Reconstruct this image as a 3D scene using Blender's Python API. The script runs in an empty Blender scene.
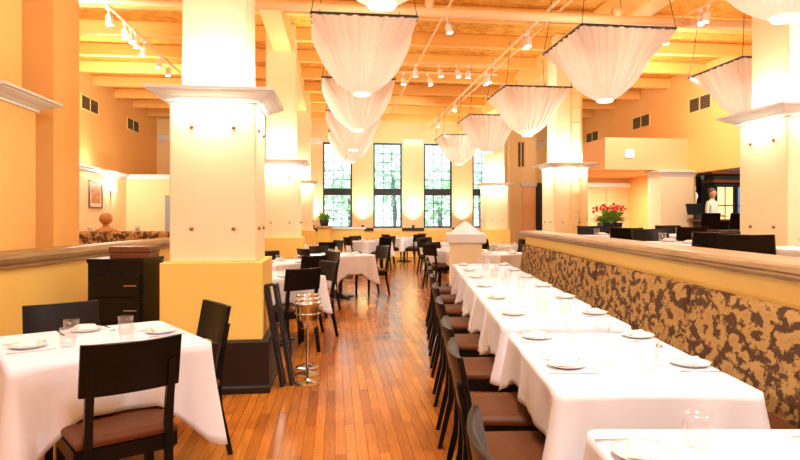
import bpy, bmesh, math, random
from mathutils import Vector, Matrix
random.seed(7)
C = bpy.context.scene.collection
PI = math.pi
TH = math.atan(80/620.0)
CT, ST = math.cos(TH), math.sin(TH)
def G(a, b, z=0.0):
    """building grid -> world"""
    return Vector((a*CT - b*ST, a*ST + b*CT, z))

# ---------------------------------------------------------------- materials
def new_mat(name):
    m = bpy.data.materials.new(name); m.use_nodes = True
    nt = m.node_tree
    return m, nt, nt.nodes['Principled BSDF']
def mat(name, col, rough=.5, metal=0., bump=0., bscale=60., var=0., vscale=4., spec=.5, coat=0., emit=None, estr=0.):
    m, nt, p = new_mat(name)
    p.inputs['Base Color'].default_value = (*col, 1)
    p.inputs['Roughness'].default_value = rough
    p.inputs['Metallic'].default_value = metal
    p.inputs['Specular IOR Level'].default_value = spec
    p.inputs['Coat Weight'].default_value = coat
    if emit:
        p.inputs['Emission Color'].default_value = (*emit, 1)
        p.inputs['Emission Strength'].default_value = estr
    if bump or var:
        tc = nt.nodes.new('ShaderNodeTexCoord')
    if var:
        n = nt.nodes.new('ShaderNodeTexNoise'); n.inputs['Scale'].default_value = vscale; n.inputs['Detail'].default_value = 5
        nt.links.new(tc.outputs['Object'], n.inputs['Vector'])
        mx = nt.nodes.new('ShaderNodeMix'); mx.data_type = 'RGBA'
        nt.links.new(n.outputs['Fac'], mx.inputs['Factor'])
        mx.inputs[6].default_value = (*[max(0, c*(1-var)) for c in col], 1)
        mx.inputs[7].default_value = (*[min(1, c*(1+var)) for c in col], 1)
        nt.links.new(mx.outputs[2], p.inputs['Base Color'])
    if bump:
        n2 = nt.nodes.new('ShaderNodeTexNoise'); n2.inputs['Scale'].default_value = bscale; n2.inputs['Detail'].default_value = 3
        nt.links.new(tc.outputs['Object'], n2.inputs['Vector'])
        b = nt.nodes.new('ShaderNodeBump'); b.inputs['Strength'].default_value = bump; b.inputs['Distance'].default_value = .01
        nt.links.new(n2.outputs['Fac'], b.inputs['Height']); nt.links.new(b.outputs['Normal'], p.inputs['Normal'])
    return m

M = {}
M['wall'] = mat('wall_paint', (.94, .585, .20), .75, var=.03, vscale=1.2, bump=.05, bscale=120)
M['wall_cream'] = mat('cream_wall_paint', (.93, .77, .44), .7, var=.02, bump=.05, bscale=120)
M['col'] = mat('column_paint', (.94, .86, .60), .6, var=.02, vscale=2, bump=.03, bscale=120)
M['yellow'] = mat('yellow_dado_paint', (.94, .68, .18), .55, var=.03, vscale=2)
M['trim'] = mat('white_trim_paint', (.80, .89, .98), .45)
M['peach'] = mat('peach_wall_paint', (.93, .60, .33), .7, var=.02)
M['beam'] = mat('beam_paint', (.97, .72, .28), .6, var=.04, vscale=3)
M['cross_beam'] = mat('cross_beam_paint', (.93, .57, .16), .6, var=.05, vscale=3)
M['pipe'] = mat('pipe_paint', (.90, .66, .36), .45)
M['espresso'] = mat('espresso_wood', (.006, .0045, .004), .34, var=.3, vscale=14, spec=.22)
M['plinth'] = mat('plinth_brown', (.018, .010, .006), .45, var=.2, vscale=8, spec=.3)
M['leather'] = mat('brown_leather', (.115, .036, .010), .5, spec=.25, bump=.15, bscale=180, var=.15, vscale=6)
M['cloth'] = mat('white_tablecloth', (.80, .85, .97), .85, bump=.05, bscale=500)
M['napkin'] = mat('white_napkin', (.86, .86, .86), .85)
M['china'] = mat('white_china', (.88, .87, .85), .18)
M['steel'] = mat('steel', (.60, .60, .62), .16, 1.)
M['brass'] = mat('dark_studs', (.35, .16, .08), .35, .8)
M['iron'] = mat('dark_iron', (.03, .028, .03), .45)
M['navy'] = mat('navy_black_wood', (.012, .014, .022), .4)
M['black'] = mat('black_window_frame', (.012, .016, .022), .4)
M['ventm'] = mat('vent_grey', (.34, .25, .11), .6)
M['dark'] = mat('dark_bar_wall', (.03, .035, .04), .6)
M['greyblue'] = mat('grey_blue_wall', (.30, .37, .42), .7)
M['cherry'] = mat('cherry_wood', (.16, .045, .02), .35, var=.3, vscale=12)
M['boxwood'] = mat('brown_box_wood', (.17, .06, .025), .4, var=.3, vscale=14)
M['finial'] = mat('stained_oak_finial', (.50, .23, .08), .5, var=.2, vscale=20)
M['white'] = mat('white_enamel', (.88, .86, .84), .35)
M['soil'] = mat('soil', (.04, .025, .015), .9)
M['leaf'] = mat('leaf_green', (.24, .44, .06), .5, var=.3, vscale=9)
M['leaf_out'] = mat('tree_leaf_green', (.52, .76, .50), .5, var=.2, vscale=2)
M['bark'] = mat('grey_bark', (.20, .20, .24), .8, var=.3, vscale=6)
M['red'] = mat('red_petals', (.75, .05, .03), .5)
M['orange_petal'] = mat('orange_petals', (.85, .25, .05), .5)
M['ground'] = mat('outside_paving', (.55, .55, .56), .8, var=.1)
M['skin'] = mat('skin', (.62, .33, .22), .5)
M['hair'] = mat('grey_hair', (.10, .085, .075), .7)
M['shirt'] = mat('white_shirt', (.80, .82, .82), .7)
M['trousers'] = mat('black_trousers', (.02, .02, .025), .7)
M['bulb'] = mat('lamp_glow', (1, .9, .75), .4, emit=(1, .86, .66), estr=14)
M['diffuser'] = mat('pendant_diffuser', (1, .9, .75), .4, emit=(1, .84, .62), estr=1.6)
M['cabglass'] = mat('lit_cabinet_glass', (.8, .55, .3), .2, emit=(1, .62, .28), estr=1.1)
M['shelfglow'] = mat('blue_lit_glass', (.1, .16, .3), .2, emit=(.2, .35, .8), estr=.5)
M['mount'] = mat('picture_mount', (.92, .86, .74), .7)
M['bronze'] = mat('picture_frame_bronze', (.16, .07, .03), .4, .3)

def wood_cap_mat():
    m, nt, p = new_mat('oak_rail')
    tc = nt.nodes.new('ShaderNodeTexCoord'); mp = nt.nodes.new('ShaderNodeMapping')
    mp.inputs['Scale'].default_value = (14, .9, 14)
    nt.links.new(tc.outputs['Object'], mp.inputs['Vector'])
    n = nt.nodes.new('ShaderNodeTexNoise'); n.inputs['Scale'].default_value = 3; n.inputs['Detail'].default_value = 6
    nt.links.new(mp.outputs['Vector'], n.inputs['Vector'])
    cr = nt.nodes.new('ShaderNodeValToRGB')
    cr.color_ramp.elements[0].position = .3; cr.color_ramp.elements[0].color = (.25, .15, .06, 1)
    cr.color_ramp.elements[1].position = .75; cr.color_ramp.elements[1].color = (.46, .32, .155, 1)
    nt.links.new(n.outputs['Fac'], cr.inputs['Fac']); nt.links.new(cr.outputs['Color'], p.inputs['Base Color'])
    p.inputs['Roughness'].default_value = .42
    return m
M['oak'] = wood_cap_mat()

def floor_mat():
    m, nt, p = new_mat('honey_strip_floor')
    tc = nt.nodes.new('ShaderNodeTexCoord'); mp = nt.nodes.new('ShaderNodeMapping')
    mp.inputs['Rotation'].default_value = (0, 0, PI/2)
    nt.links.new(tc.outputs['Object'], mp.inputs['Vector'])
    br = nt.nodes.new('ShaderNodeTexBrick')
    br.offset = .37; br.inputs['Scale'].default_value = 1
    br.inputs['Brick Width'].default_value = .85; br.inputs['Row Height'].default_value = .066
    br.inputs['Mortar Size'].default_value = .0022; br.inputs['Mortar Smooth'].default_value = .3
    br.inputs['Color1'].default_value = (.52, .180, .024, 1); br.inputs['Color2'].default_value = (.30, .083, .010, 1)
    br.inputs['Mortar'].default_value = (.16, .045, .010, 1); br.inputs['Bias'].default_value = -.1
    nt.links.new(mp.outputs['Vector'], br.inputs['Vector'])
    mp2 = nt.nodes.new('ShaderNodeMapping'); mp2.inputs['Scale'].default_value = (30, 1.6, 1)
    nt.links.new(tc.outputs['Object'], mp2.inputs['Vector'])
    n = nt.nodes.new('ShaderNodeTexNoise'); n.inputs['Scale'].default_value = 2.2; n.inputs['Detail'].default_value = 6
    nt.links.new(mp2.outputs['Vector'], n.inputs['Vector'])
    n3 = nt.nodes.new('ShaderNodeTexNoise'); n3.inputs['Scale'].default_value = 1.7; n3.inputs['Detail'].default_value = 4
    nt.links.new(tc.outputs['Object'], n3.inputs['Vector'])
    ad = nt.nodes.new('ShaderNodeMath'); ad.operation = 'ADD'
    nt.links.new(n.outputs['Fac'], ad.inputs[0]); nt.links.new(n3.outputs['Fac'], ad.inputs[1])
    mr = nt.nodes.new('ShaderNodeMapRange'); mr.inputs['From Min'].default_value = .7; mr.inputs['From Max'].default_value = 1.3
    mr.inputs['To Min'].default_value = .72; mr.inputs['To Max'].default_value = 1.3
    nt.links.new(ad.outputs[0], mr.inputs['Value'])
    mx = nt.nodes.new('ShaderNodeMix'); mx.data_type = 'RGBA'; mx.blend_type = 'MULTIPLY'; mx.inputs['Factor'].default_value = 1
    nt.links.new(br.outputs['Color'], mx.inputs[6]); nt.links.new(mr.outputs['Result'], mx.inputs[7])
    nt.links.new(mx.outputs[2], p.inputs['Base Color'])
    p.inputs['Roughness'].default_value = .26
    p.inputs['Specular IOR Level'].default_value = .42
    rr = nt.nodes.new('ShaderNodeMapRange'); rr.inputs['To Min'].default_value = .14; rr.inputs['To Max'].default_value = .27
    nt.links.new(n3.outputs['Fac'], rr.inputs['Value']); nt.links.new(rr.outputs['Result'], p.inputs['Roughness'])
    b = nt.nodes.new('ShaderNodeBump'); b.inputs['Strength'].default_value = .12; b.inputs['Distance'].default_value = .004
    nt.links.new(br.outputs['Fac'], b.inputs['Height']); b.invert = True
    nt.links.new(b.outputs['Normal'], p.inputs['Normal'])
    return m
M['floor'] = floor_mat()

def deck_mat():
    m, nt, p = new_mat('fibre_ceiling_deck')
    tc = nt.nodes.new('ShaderNodeTexCoord')
    v = nt.nodes.new('ShaderNodeTexNoise'); v.inputs['Scale'].default_value = 9; v.inputs['Detail'].default_value = 8; v.inputs['Roughness'].default_value = .75
    nt.links.new(tc.outputs['Object'], v.inputs['Vector'])
    cr = nt.nodes.new('ShaderNodeValToRGB')
    cr.color_ramp.elements[0].position = .38; cr.color_ramp.elements[0].color = (.64, .28, .03, 1)
    cr.color_ramp.elements[1].position = .62; cr.color_ramp.elements[1].color = (.95, .54, .10, 1)
    nt.links.new(v.outputs['Fac'], cr.inputs['Fac']); nt.links.new(cr.outputs['Color'], p.inputs['Base Color'])
    p.inputs['Roughness'].default_value = .9
    b = nt.nodes.new('ShaderNodeBump'); b.inputs['Strength'].default_value = .5; b.inputs['Distance'].default_value = .02
    nt.links.new(v.outputs['Fac'], b.inputs['Height']); nt.links.new(b.outputs['Normal'], p.inputs['Normal'])
    return m
M['deck'] = deck_mat()

def brocade_mat(name='brocade_upholstery', s=1.0):
    m, nt, p = new_mat(name)
    tc = nt.nodes.new('ShaderNodeTexCoord')
    n = nt.nodes.new('ShaderNodeTexNoise'); n.inputs['Scale'].default_value = 15*s; n.inputs['Detail'].default_value = 7; n.inputs['Roughness'].default_value = .62; n.inputs['Distortion'].default_value = .25
    mp = nt.nodes.new('ShaderNodeMapping'); mp.inputs['Scale'].default_value = (1, .62, 1)
    nt.links.new(tc.outputs['Object'], mp.inputs['Vector']); nt.links.new(mp.outputs['Vector'], n.inputs['Vector'])
    cr = nt.nodes.new('ShaderNodeValToRGB'); e = cr.color_ramp.elements
    e[0].position = .455; e[0].color = (.085, .036, .013, 1)
    e[1].position = .485; e[1].color = (.22, .125, .04, 1)
    k = e.new(.52); k.color = (.56, .36, .12, 1); k = e.new(.70); k.color = (.42, .25, .075, 1)
    nt.links.new(n.outputs['Fac'], cr.inputs['Fac'])
    v = nt.nodes.new('ShaderNodeTexVoronoi'); v.inputs['Scale'].default_value = 7.5*s
    nt.links.new(tc.outputs['Object'], v.inputs['Vector'])
    lt = nt.nodes.new('ShaderNodeMath'); lt.operation = 'LESS_THAN'; lt.inputs[1].default_value = .16
    nt.links.new(v.outputs['Distance'], lt.inputs[0])
    mx = nt.nodes.new('ShaderNodeMix'); mx.data_type = 'RGBA'
    sc = nt.nodes.new('ShaderNodeMath'); sc.operation = 'MULTIPLY'; sc.inputs[1].default_value = .75
    nt.links.new(lt.outputs[0], sc.inputs[0]); nt.links.new(sc.outputs[0], mx.inputs['Factor'])
    nt.links.new(cr.outputs['Color'], mx.inputs[6]); mx.inputs[7].default_value = (.40, .11, .06, 1)
    nt.links.new(mx.outputs[2], p.inputs['Base Color'])
    p.inputs['Roughness'].default_value = .75
    w = nt.nodes.new('ShaderNodeTexNoise'); w.inputs['Scale'].default_value = 160
    nt.links.new(tc.outputs['Object'], w.inputs['Vector'])
    b = nt.nodes.new('ShaderNodeBump'); b.inputs['Strength'].default_value = .3; b.inputs['Distance'].default_value = .01
    nt.links.new(w.outputs['Fac'], b.inputs['Height']); nt.links.new(b.outputs['Normal'], p.inputs['Normal'])
    return m
M['brocade'] = brocade_mat()

def fabric_mat():
    m, nt, p = new_mat('pendant_voile')
    out = nt.nodes['Material Output']
    p.inputs['Base Color'].default_value = (.88, .80, .74, 1); p.inputs['Roughness'].default_value = .9
    t = nt.nodes.new('ShaderNodeBsdfTranslucent'); t.inputs['Color'].default_value = (.90, .80, .70, 1)
    mx = nt.nodes.new('ShaderNodeMixShader'); mx.inputs[0].default_value = .28
    nt.links.new(p.outputs[0], mx.inputs[1]); nt.links.new(t.outputs[0], mx.inputs[2]); nt.links.new(mx.outputs[0], out.inputs['Surface'])
    return m
M['voile'] = fabric_mat()

def glass_mat(name, tint=(1, 1, 1), gloss=.08, rough=.02):
    m, nt, p = new_mat(name); out = nt.nodes['Material Output']; nt.nodes.remove(p)
    a = nt.nodes.new('ShaderNodeBsdfTransparent'); a.inputs[0].default_value = (*tint, 1)
    g = nt.nodes.new('ShaderNodeBsdfGlossy'); g.inputs['Roughness'].default_value = rough
    lw = nt.nodes.new('ShaderNodeLayerWeight'); lw.inputs[0].default_value = .35
    ml = nt.nodes.new('ShaderNodeMath'); ml.operation = 'MULTIPLY_ADD'; ml.inputs[1].default_value = .24; ml.inputs[2].default_value = gloss
    nt.links.new(lw.outputs['Facing'], ml.inputs[0])
    mx = nt.nodes.new('ShaderNodeMixShader')
    nt.links.new(ml.outputs[0], mx.inputs[0]); nt.links.new(a.outputs[0], mx.inputs[1]); nt.links.new(g.outputs[0], mx.inputs[2])
    nt.links.new(mx.outputs[0], out.inputs['Surface'])
    return m
M['pane'] = glass_mat('window_glass', (.93, .98, .97), .03)
M['tumbler'] = glass_mat('tumbler_glass', (.99, .99, .99), .05)

def art_mat():
    m, nt, p = new_mat('abstract_print')
    tc = nt.nodes.new('ShaderNodeTexCoord')
    n = nt.nodes.new('ShaderNodeTexNoise'); n.inputs['Scale'].default_value = 12; n.inputs['Detail'].default_value = 2
    nt.links.new(tc.outputs['Object'], n.inputs['Vector'])
    cr = nt.nodes.new('ShaderNodeValToRGB'); cr.color_ramp.interpolation = 'CONSTANT'
    e = cr.color_ramp.elements; e[0].position = 0; e[0].color = (.55, .20, .04, 1); e[1].position = .47; e[1].color = (.85, .55, .25, 1)
    k = e.new(.52); k.color = (.40, .12, .02, 1)
    nt.links.new(n.outputs['Fac'], cr.inputs['Fac']); nt.links.new(cr.outputs['Color'], p.inputs['Base Color'])
    return m
M['art'] = art_mat()

# ---------------------------------------------------------------- mesh helpers
class B:
    def __init__(s): s.bm = bmesh.new()
    def box(s, x0, x1, y0, y1, z0, z1):
        return s.hexa([(x0,y0,z0),(x1,y0,z0),(x1,y1,z0),(x0,y1,z0),(x0,y0,z1),(x1,y0,z1),(x1,y1,z1),(x0,y1,z1)])
    def hexa(s, p):
        v = [s.bm.verts.new(q) for q in p]
        for f in ((3,2,1,0),(4,5,6,7),(0,1,5,4),(1,2,6,5),(2,3,7,6),(3,0,4,7)): s.bm.faces.new([v[i] for i in f])
        return s
    def rings(s, rr, cap0=True, cap1=True, closed=True):
        vs = [[s.bm.verts.new(p) for p in r] for r in rr]
        n = len(vs[0])
        for a, b in zip(vs, vs[1:]):
            for i in range(n if closed else n-1):
                j = (i+1) % n
                s.bm.faces.new((a[i], a[j], b[j], b[i]))
        if cap0: s.bm.faces.new(vs[0][::-1])
        if cap1: s.bm.faces.new(vs[-1])
        return s
    def lathe(s, prof, c=(0,0,0), n=24, cap0=True, cap1=True):
        return s.rings([[(c[0]+r*math.cos(2*PI*i/n), c[1]+r*math.sin(2*PI*i/n), c[2]+z) for i in range(n)] for r, z in prof], cap0, cap1)
    def tube(s, pts, r, n=10, caps=True):
        pts = [Vector(p) for p in pts]; rr = []
        rs = r if isinstance(r, (list, tuple)) else [r]*len(pts)
        for i, p in enumerate(pts):
            d = (pts[min(i+1, len(pts)-1)] - pts[max(i-1, 0)]).normalized()
            u = d.cross(Vector((0,0,1)))
            if u.length < 1e-3: u = Vector((1,0,0))
            u.normalize(); w = u.cross(d)
            rr.append([p + (u*math.cos(2*PI*k/n) + w*math.sin(2*PI*k/n))*rs[i] for k in range(n)])
        return s.rings(rr, caps, caps)
    def beam(s, p, q, w, h=None):
        """square bar from p to q"""
        h = h or w; p, q = Vector(p), Vector(q); d = (q-p).normalized()
        u = d.cross(Vector((0,0,1)))
        if u.length < 1e-3: u = Vector((1,0,0))
        u.normalize(); k = u.cross(d)
        f = lambda c: [c-u*w/2-k*h/2, c+u*w/2-k*h/2, c+u*w/2+k*h/2, c-u*w/2+k*h/2]
        return s.rings([f(p), f(q)])
    def prism(s, prof, y0, y1):
        """profile (x,z) extruded along y"""
        return s.rings([[(x, y0, z) for x, z in prof], [(x, y1, z) for x, z in prof]])
    def sphere(s, c, r, n=16, m=10, sz=1.):
        prof = [(max(1e-4, r*math.sin(PI*i/m)), -r*math.cos(PI*i/m)*sz) for i in range(m+1)]
        return s.lathe(prof, c, n)
    def squares(s, prof, c=(0,0)):
        """(half,z) stacked squares"""
        return s.rings([[(c[0]-h,c[1]-h,z),(c[0]+h,c[1]-h,z),(c[0]+h,c[1]+h,z),(c[0]-h,c[1]+h,z)] for h, z in prof])
    def make(s, name, m, parent=None, loc=None, rz=None, smooth=False, bevel=0., seg=2):
        bm = s.bm
        bmesh.ops.recalc_face_normals(bm, faces=bm.faces)
        me = bpy.data.meshes.new(name); bm.to_mesh(me); bm.free()
        if smooth:
            for f in me.polygons: f.use_smooth = True
        me.materials.append(M[m] if isinstance(m, str) else m)
        o = bpy.data.objects.new(name, me); C.objects.link(o)
        if parent: o.parent = parent
        if loc is not None: o.location = loc
        if rz is not None: o.rotation_euler = (0, 0, rz)
        if bevel:
            md = o.modifiers.new('edge', 'BEVEL'); md.width = bevel; md.segments = seg; md.limit_method = 'ANGLE'; md.angle_limit = .7
        return o
def box(x0, x1, y0, y1, z0, z1): return B().box(x0, x1, y0, y1, z0, z1)
def tag(o, label=None, cat=None, group=None, kind=None):
    if label: o['label'] = label
    if cat: o['category'] = cat
    if group: o['group'] = group
    if kind: o['kind'] = kind
    return o
def empty(name, loc=(0,0,0), rz=0.):
    o = bpy.data.objects.new(name, None); o.empty_display_size = .1; C.objects.link(o)
    o.location = loc; o.rotation_euler = (0, 0, rz); return o
def dup(root, loc=None, rz=None, label=None, group=None):
    r = root.copy(); C.objects.link(r)
    if loc is not None: r.location = loc
    if rz is not None: r.rotation_euler = (0, 0, rz)
    if label: r['label'] = label
    if group: r['group'] = group
    for ch in list(root.children):
        c = ch.copy(); C.objects.link(c); c.parent = r
        for g in list(ch.children):
            d = g.copy(); C.objects.link(d); d.parent = c
    return r
def struct(o, label=None, cat=None): return tag(o, label, cat, None, 'structure')
LIGHT_K = 1.0
def light(kind, loc, power, col=(1, .92, .80), size=.1, size_y=None, rot=(0,0,0), spot=None, blend=.5, parent=None):
    l = bpy.data.lights.new(kind.lower()+'_lamp', kind); l.energy = power*LIGHT_K; l.color = col
    if kind == 'AREA':
        l.size = size
        if size_y: l.shape = 'RECTANGLE'; l.size_y = size_y
    else: l.shadow_soft_size = size
    if spot: l.spot_size = spot; l.spot_blend = blend
    o = bpy.data.objects.new(kind.lower()+'_lamp', l); C.objects.link(o); o.location = loc; o.rotation_euler = rot
    if parent: o.parent = parent
    return o
ORD = ['first','second','third','fourth','fifth','sixth','seventh','eighth','ninth','tenth','eleventh','twelfth']

# ---------------------------------------------------------------- room shell (grid aligned)
CEIL = 4.95
struct(box(-6.2, 13, -4, 22, -.1, 0).make('floor', 'floor', rz=TH), 'honey coloured strip wood floor of the dining room', 'floor')
struct(box(-6.2, 13.2, -4.2, 22.2, CEIL, CEIL+.1).make('ceiling', 'deck', rz=TH), 'orange fibre board ceiling deck between painted beams', 'ceiling')
struct(box(-6.2, -6, -4, 22.2, 0, CEIL).make('wall_left', 'wall', rz=TH), 'tall orange wall along the left side', 'wall')
struct(box(-6.2, 8.5, -4.2, -4, 0, CEIL).make('wall_front', 'wall', rz=TH))
# right wall with the bar opening
w = B(); w.box(8.45, 8.65, -4, 7.5, 0, CEIL).box(8.45, 8.65, 7.5, 14, 2.47, CEIL).box(8.45, 8.65, 14, 22.2, 0, CEIL)
struct(w.make('wall_right', 'wall', rz=TH), 'tall orange wall on the right, open to the bar below', 'wall')
# back wall with four windows
WA = [.09, 1.86, 3.67, 5.45]; WW = .51; WZ0, WZ1 = 1.04, 4.06; BB = 22.0
w = B(); edges = [-6.0] + sum([[a-WW, a+WW] for a in WA], []) + [8.45]
for i in range(0, len(edges), 2): w.box(edges[i], edges[i+1], BB, BB+.25, 0, CEIL)
for a in WA: w.box(a-WW, a+WW, BB, BB+.25, 0, WZ0).box(a-WW, a+WW, BB, BB+.25, WZ1, CEIL)
struct(w.make('wall_back', 'wall_cream', rz=TH), 'cream end wall with tall windows', 'wall')
struct(box(-6, 8.45, BB-.06, BB, 0, .93).make('trim_1', 'yellow', rz=TH), 'yellow dado under the end windows', 'trim')
w = B()
for i in range(0, len(edges), 2): w.box(edges[i], edges[i+1], BB-.10, BB, .93, 1.04)
struct(w.make('trim_2', 'black', rz=TH), 'black ledge between the end windows', 'trim')
w = B()
for i in range(0, len(edges), 2): w.box(edges[i]+.04, edges[i+1]-.04, BB-.10, BB, 4.02, 4.20)
struct(w.make('trim_3', 'trim', rz=TH), 'white capital band between the end windows', 'trim')
for n, a in enumerate(WA, 1):
    r = empty('window_%d' % n, G(a, BB+.08), TH); struct(r, '%s tall black framed window from the left in the end wall' % ORD[n-1], 'window')
    f = B(); fw = .055
    f.box(-WW, -WW+fw, -.05, .05, WZ0, WZ1).box(WW-fw, WW, -.05, .05, WZ0, WZ1).box(-WW+fw, WW-fw, -.05, .05, WZ0, WZ0+.06).box(-WW+fw, WW-fw, -.05, .05, WZ1-.06, WZ1)
    f.make('window_frame', 'black', r)
    box(-WW+fw, WW-fw, -.06, .06, 2.20, 2.44).make('transom', 'black', r)
    b = B()
    for k in (-1, 1): b.box(k*.15-.010, k*.15+.010, -.02, .02, WZ0+.06, 2.20).box(k*.15-.010, k*.15+.010, -.02, .02, 2.44, WZ1-.06)
    for k in range(1, 5): z = 2.44 + (WZ1-.06-2.44)*k/5; b.box(-WW+fw, WW-fw, -.018, .018, z-.010, z+.010)
    for k in range(1, 4): z = WZ0+.06 + (2.20-WZ0-.06)*k/4; b.box(-WW+fw, WW-fw, -.018, .018, z-.010, z+.010)
    b.make('glazing_bars', 'black', r)
    box(-WW+fw, WW-fw, -.004, .004, WZ0+.06, WZ1-.06).make('pane', 'pane', r)
# beams and girders
bi = 0
for k in range(-3, 14):
    b0 = 5.57 + 1.55*k*1.0
    if b0 > 21.5: break
    o = box(-6, 8.45, -.07, .07, 4.70, CEIL-.005).make('beam', 'cross_beam', loc=G(0, b0), rz=TH, bevel=.01)
    struct(o, 'painted cross beam, %s from the near end of the room' % (ORD[bi] if bi < 12 else 'one of the last'), 'beam'); bi += 1
for a, nm in ((-.95, 'left'), (4.55, 'right')):
    o = box(-.16, .16, -4, 22, 4.44, CEIL-.006).make('girder', 'beam', loc=G(a, 0), rz=TH, bevel=.01)
    struct(o, 'painted girder over the %s column row' % nm, 'beam')

# ---------------------------------------------------------------- columns
def make_column(a, b, label, paint='col', studs=True):
    r = empty('column', G(a, b), TH); struct(r, label, 'column')
    B().squares([(.47, 0), (.47, .05), (.455, .06), (.455, .41), (.445, .42)]).make('plinth', 'plinth', r, bevel=.008)
    B().squares([(.40, .42), (.40, 1.047)]).make('column_base', 'yellow', r, bevel=.006)
    B().squares([(.34, 1.047), (.34, 2.365)]).make('shaft', paint, r, bevel=.012)
    B().squares([(.36, 2.345), (.36, 2.365), (.385, 2.372), (.40, 2.385), (.425, 2.392), (.465, 2.412), (.475, 2.425), (.50, 2.428), (.50, 2.447), (.49, 2.452)]).make('cap', 'trim', r)
    B().squares([(.262, 2.452), (.262, CEIL-.01)]).make('upper_shaft', paint, r, bevel=.012)
    for z in (2.144, 1.318) if studs else ():
        for s in (-.165, .165):
            for f in range(4):
                c, sn = ((0,-1),(1,0),(0,1),(-1,0))[f]
                tx, ty = -sn, c
                b_ = B(); p = Vector((c*.338 + tx*s, sn*.338 + ty*s, z)); n = Vector((c, sn, 0))
                b_.tube([p, p+n*.012, p+n*.02], [.016, .016, .008], 10)
                b_.make('stud', 'brass', r, smooth=True)
    return r
cols = [(-.985, 5.55, 'big cream column with white cap near the cabinet, closest on the left'),
        (-.98, 11.75, 'second cream column on the left, behind the closest one'),
        (-.97, 18.1, 'third and farthest cream column in the left row'),
        (4.46, 5.55, 'cream column at the right edge beyond the oak rail'),
        (4.47, 11.7, 'cream column with a ladder fixed to its face'),
        (4.85, 18.6, 'far right cream column in front of the end wall'),
        (-2.98, 5.57, 'orange column with white cap at the left edge', 'wall', False)]
for c in cols: make_column(*c)
# cove lamps on the caps of the columns: up and down strips on the faces towards the room
CW = (1, .93, .76)
def cap_lamps(a, b, faces, up=10, dn=5.5):
    for (c, s) in faces:
        rot = TH + math.atan2(s, c) + PI/2
        o = light('AREA', G(a + c*.40, b + s*.40, 2.47), up, CW, .5, .05, (PI, 0, 0))
        o.rotation_euler = (PI - .0, 0, rot)
        o = light('AREA', G(a + c*.43, b + s*.43, 2.372), dn, CW, .5, .04, (0, 0, 0))
        o.rotation_euler = (0, 0, rot)
for (a, b, *_), fs in zip(cols, [((0,-1),(1,0),(-1,0)), ((0,-1),(1,0)), ((0,-1),(1,0)), ((0,-1),(-1,0)), ((0,-1),(-1,0)), ((0,-1),(-1,0)), ()]):
    if fs: cap_lamps(a, b, fs, *((10, 5.5) if (b < 8 and a < 0) else (6, 4) if b < 8 else (20, 9)))
# stub wall behind the left edge column
struct(box(-3.6, -2.68, 6.35, 6.95, 0, CEIL-.01).make('wall_stub', 'wall', rz=TH), 'plain orange pier behind the left edge column', 'wall')

# ladder on the right column face
ld = empty('wall_ladder', G(4.55, 11.7-.34-.05), TH)
tag(ld, 'thin cream ladder fixed to the face of the second right column', 'ladder')
for s in (-.10, .10): box(s-.012, s+.012, -.012, .012, .45, 4.3).make('ladder_rail', 'beam', ld)
for k in range(13): B().beam((-.10, 0, .7+.28*k), (.10, 0, .7+.28*k), .016).make('rung', 'beam', ld)

# ---------------------------------------------------------------- left side beyond the rail
struct(box(-9.5, -3.22, -4, 9.9, -.02, .40).make('floor_left_platform', 'floor'), 'raised floor behind the left rail', 'floor')
lp = B(); lp.box(-3.22, -3.06, -2.5, 8.6, 0, 1.05)
struct(lp.make('wall_left_rail', 'yellow'), 'low yellow wall under the left oak rail', 'wall')
def rail_profile(x0, x1, z0, z1):
    w = x1-x0; h = z1-z0
    return [(x0+.03, z0), (x0+.03, z0+h*.22), (x0+.012, z0+h*.28), (x0+.004, z0+h*.45), (x0, z0+h*.62), (x0+.008, z0+h*.82), (x0+.03, z0+h*.95), (x0+.06, z1),
            (x1-.06, z1), (x1-.03, z0+h*.95), (x1-.008, z0+h*.82), (x1, z0+h*.62), (x1-.004, z0+h*.45), (x1-.012, z0+h*.28), (x1-.03, z0+h*.22), (x1-.03, z0)]
o = B().prism(rail_profile(-3.29, -2.99, 1.03, 1.15), -2.5, 8.65).make('oak_rail', 'oak')
tag(o, 'thick oak rail capping the low yellow wall on the left', 'rail')
# lit partition and panelled lower wall
struct(box(-6.0, -5.93, 4, 18.66, .0, 2.5).make('wall_left_lower', 'wall_cream', rz=TH), 'cream lower panel of the left wall with picture', 'wall')
struct(B().prism([(-6, 2.5), (-5.93, 2.5), (-5.90, 2.53), (-5.87, 2.54), (-5.84, 2.60), (-5.80, 2.61), (-5.80, 2.64), (-6, 2.64)], 4, 18.66).make('trim_4', 'trim', rz=TH))
struct(box(-5.93, -3.3, 18.66, 18.8, 0, 2.5).make('wall_alcove', 'wall_cream', rz=TH), 'cream partition at the end of the left alcove', 'wall')
struct(box(-5.90, -3.2, 18.55, 18.86, 2.5, 2.64).make('trim_5', 'trim', rz=TH))
struct(box(-4.85, -4.62, 18.60, 18.655, .4, 2.05).make('door_1', 'greyblue', rz=TH), 'dark narrow doorway in the alcove partition', 'door')
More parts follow.
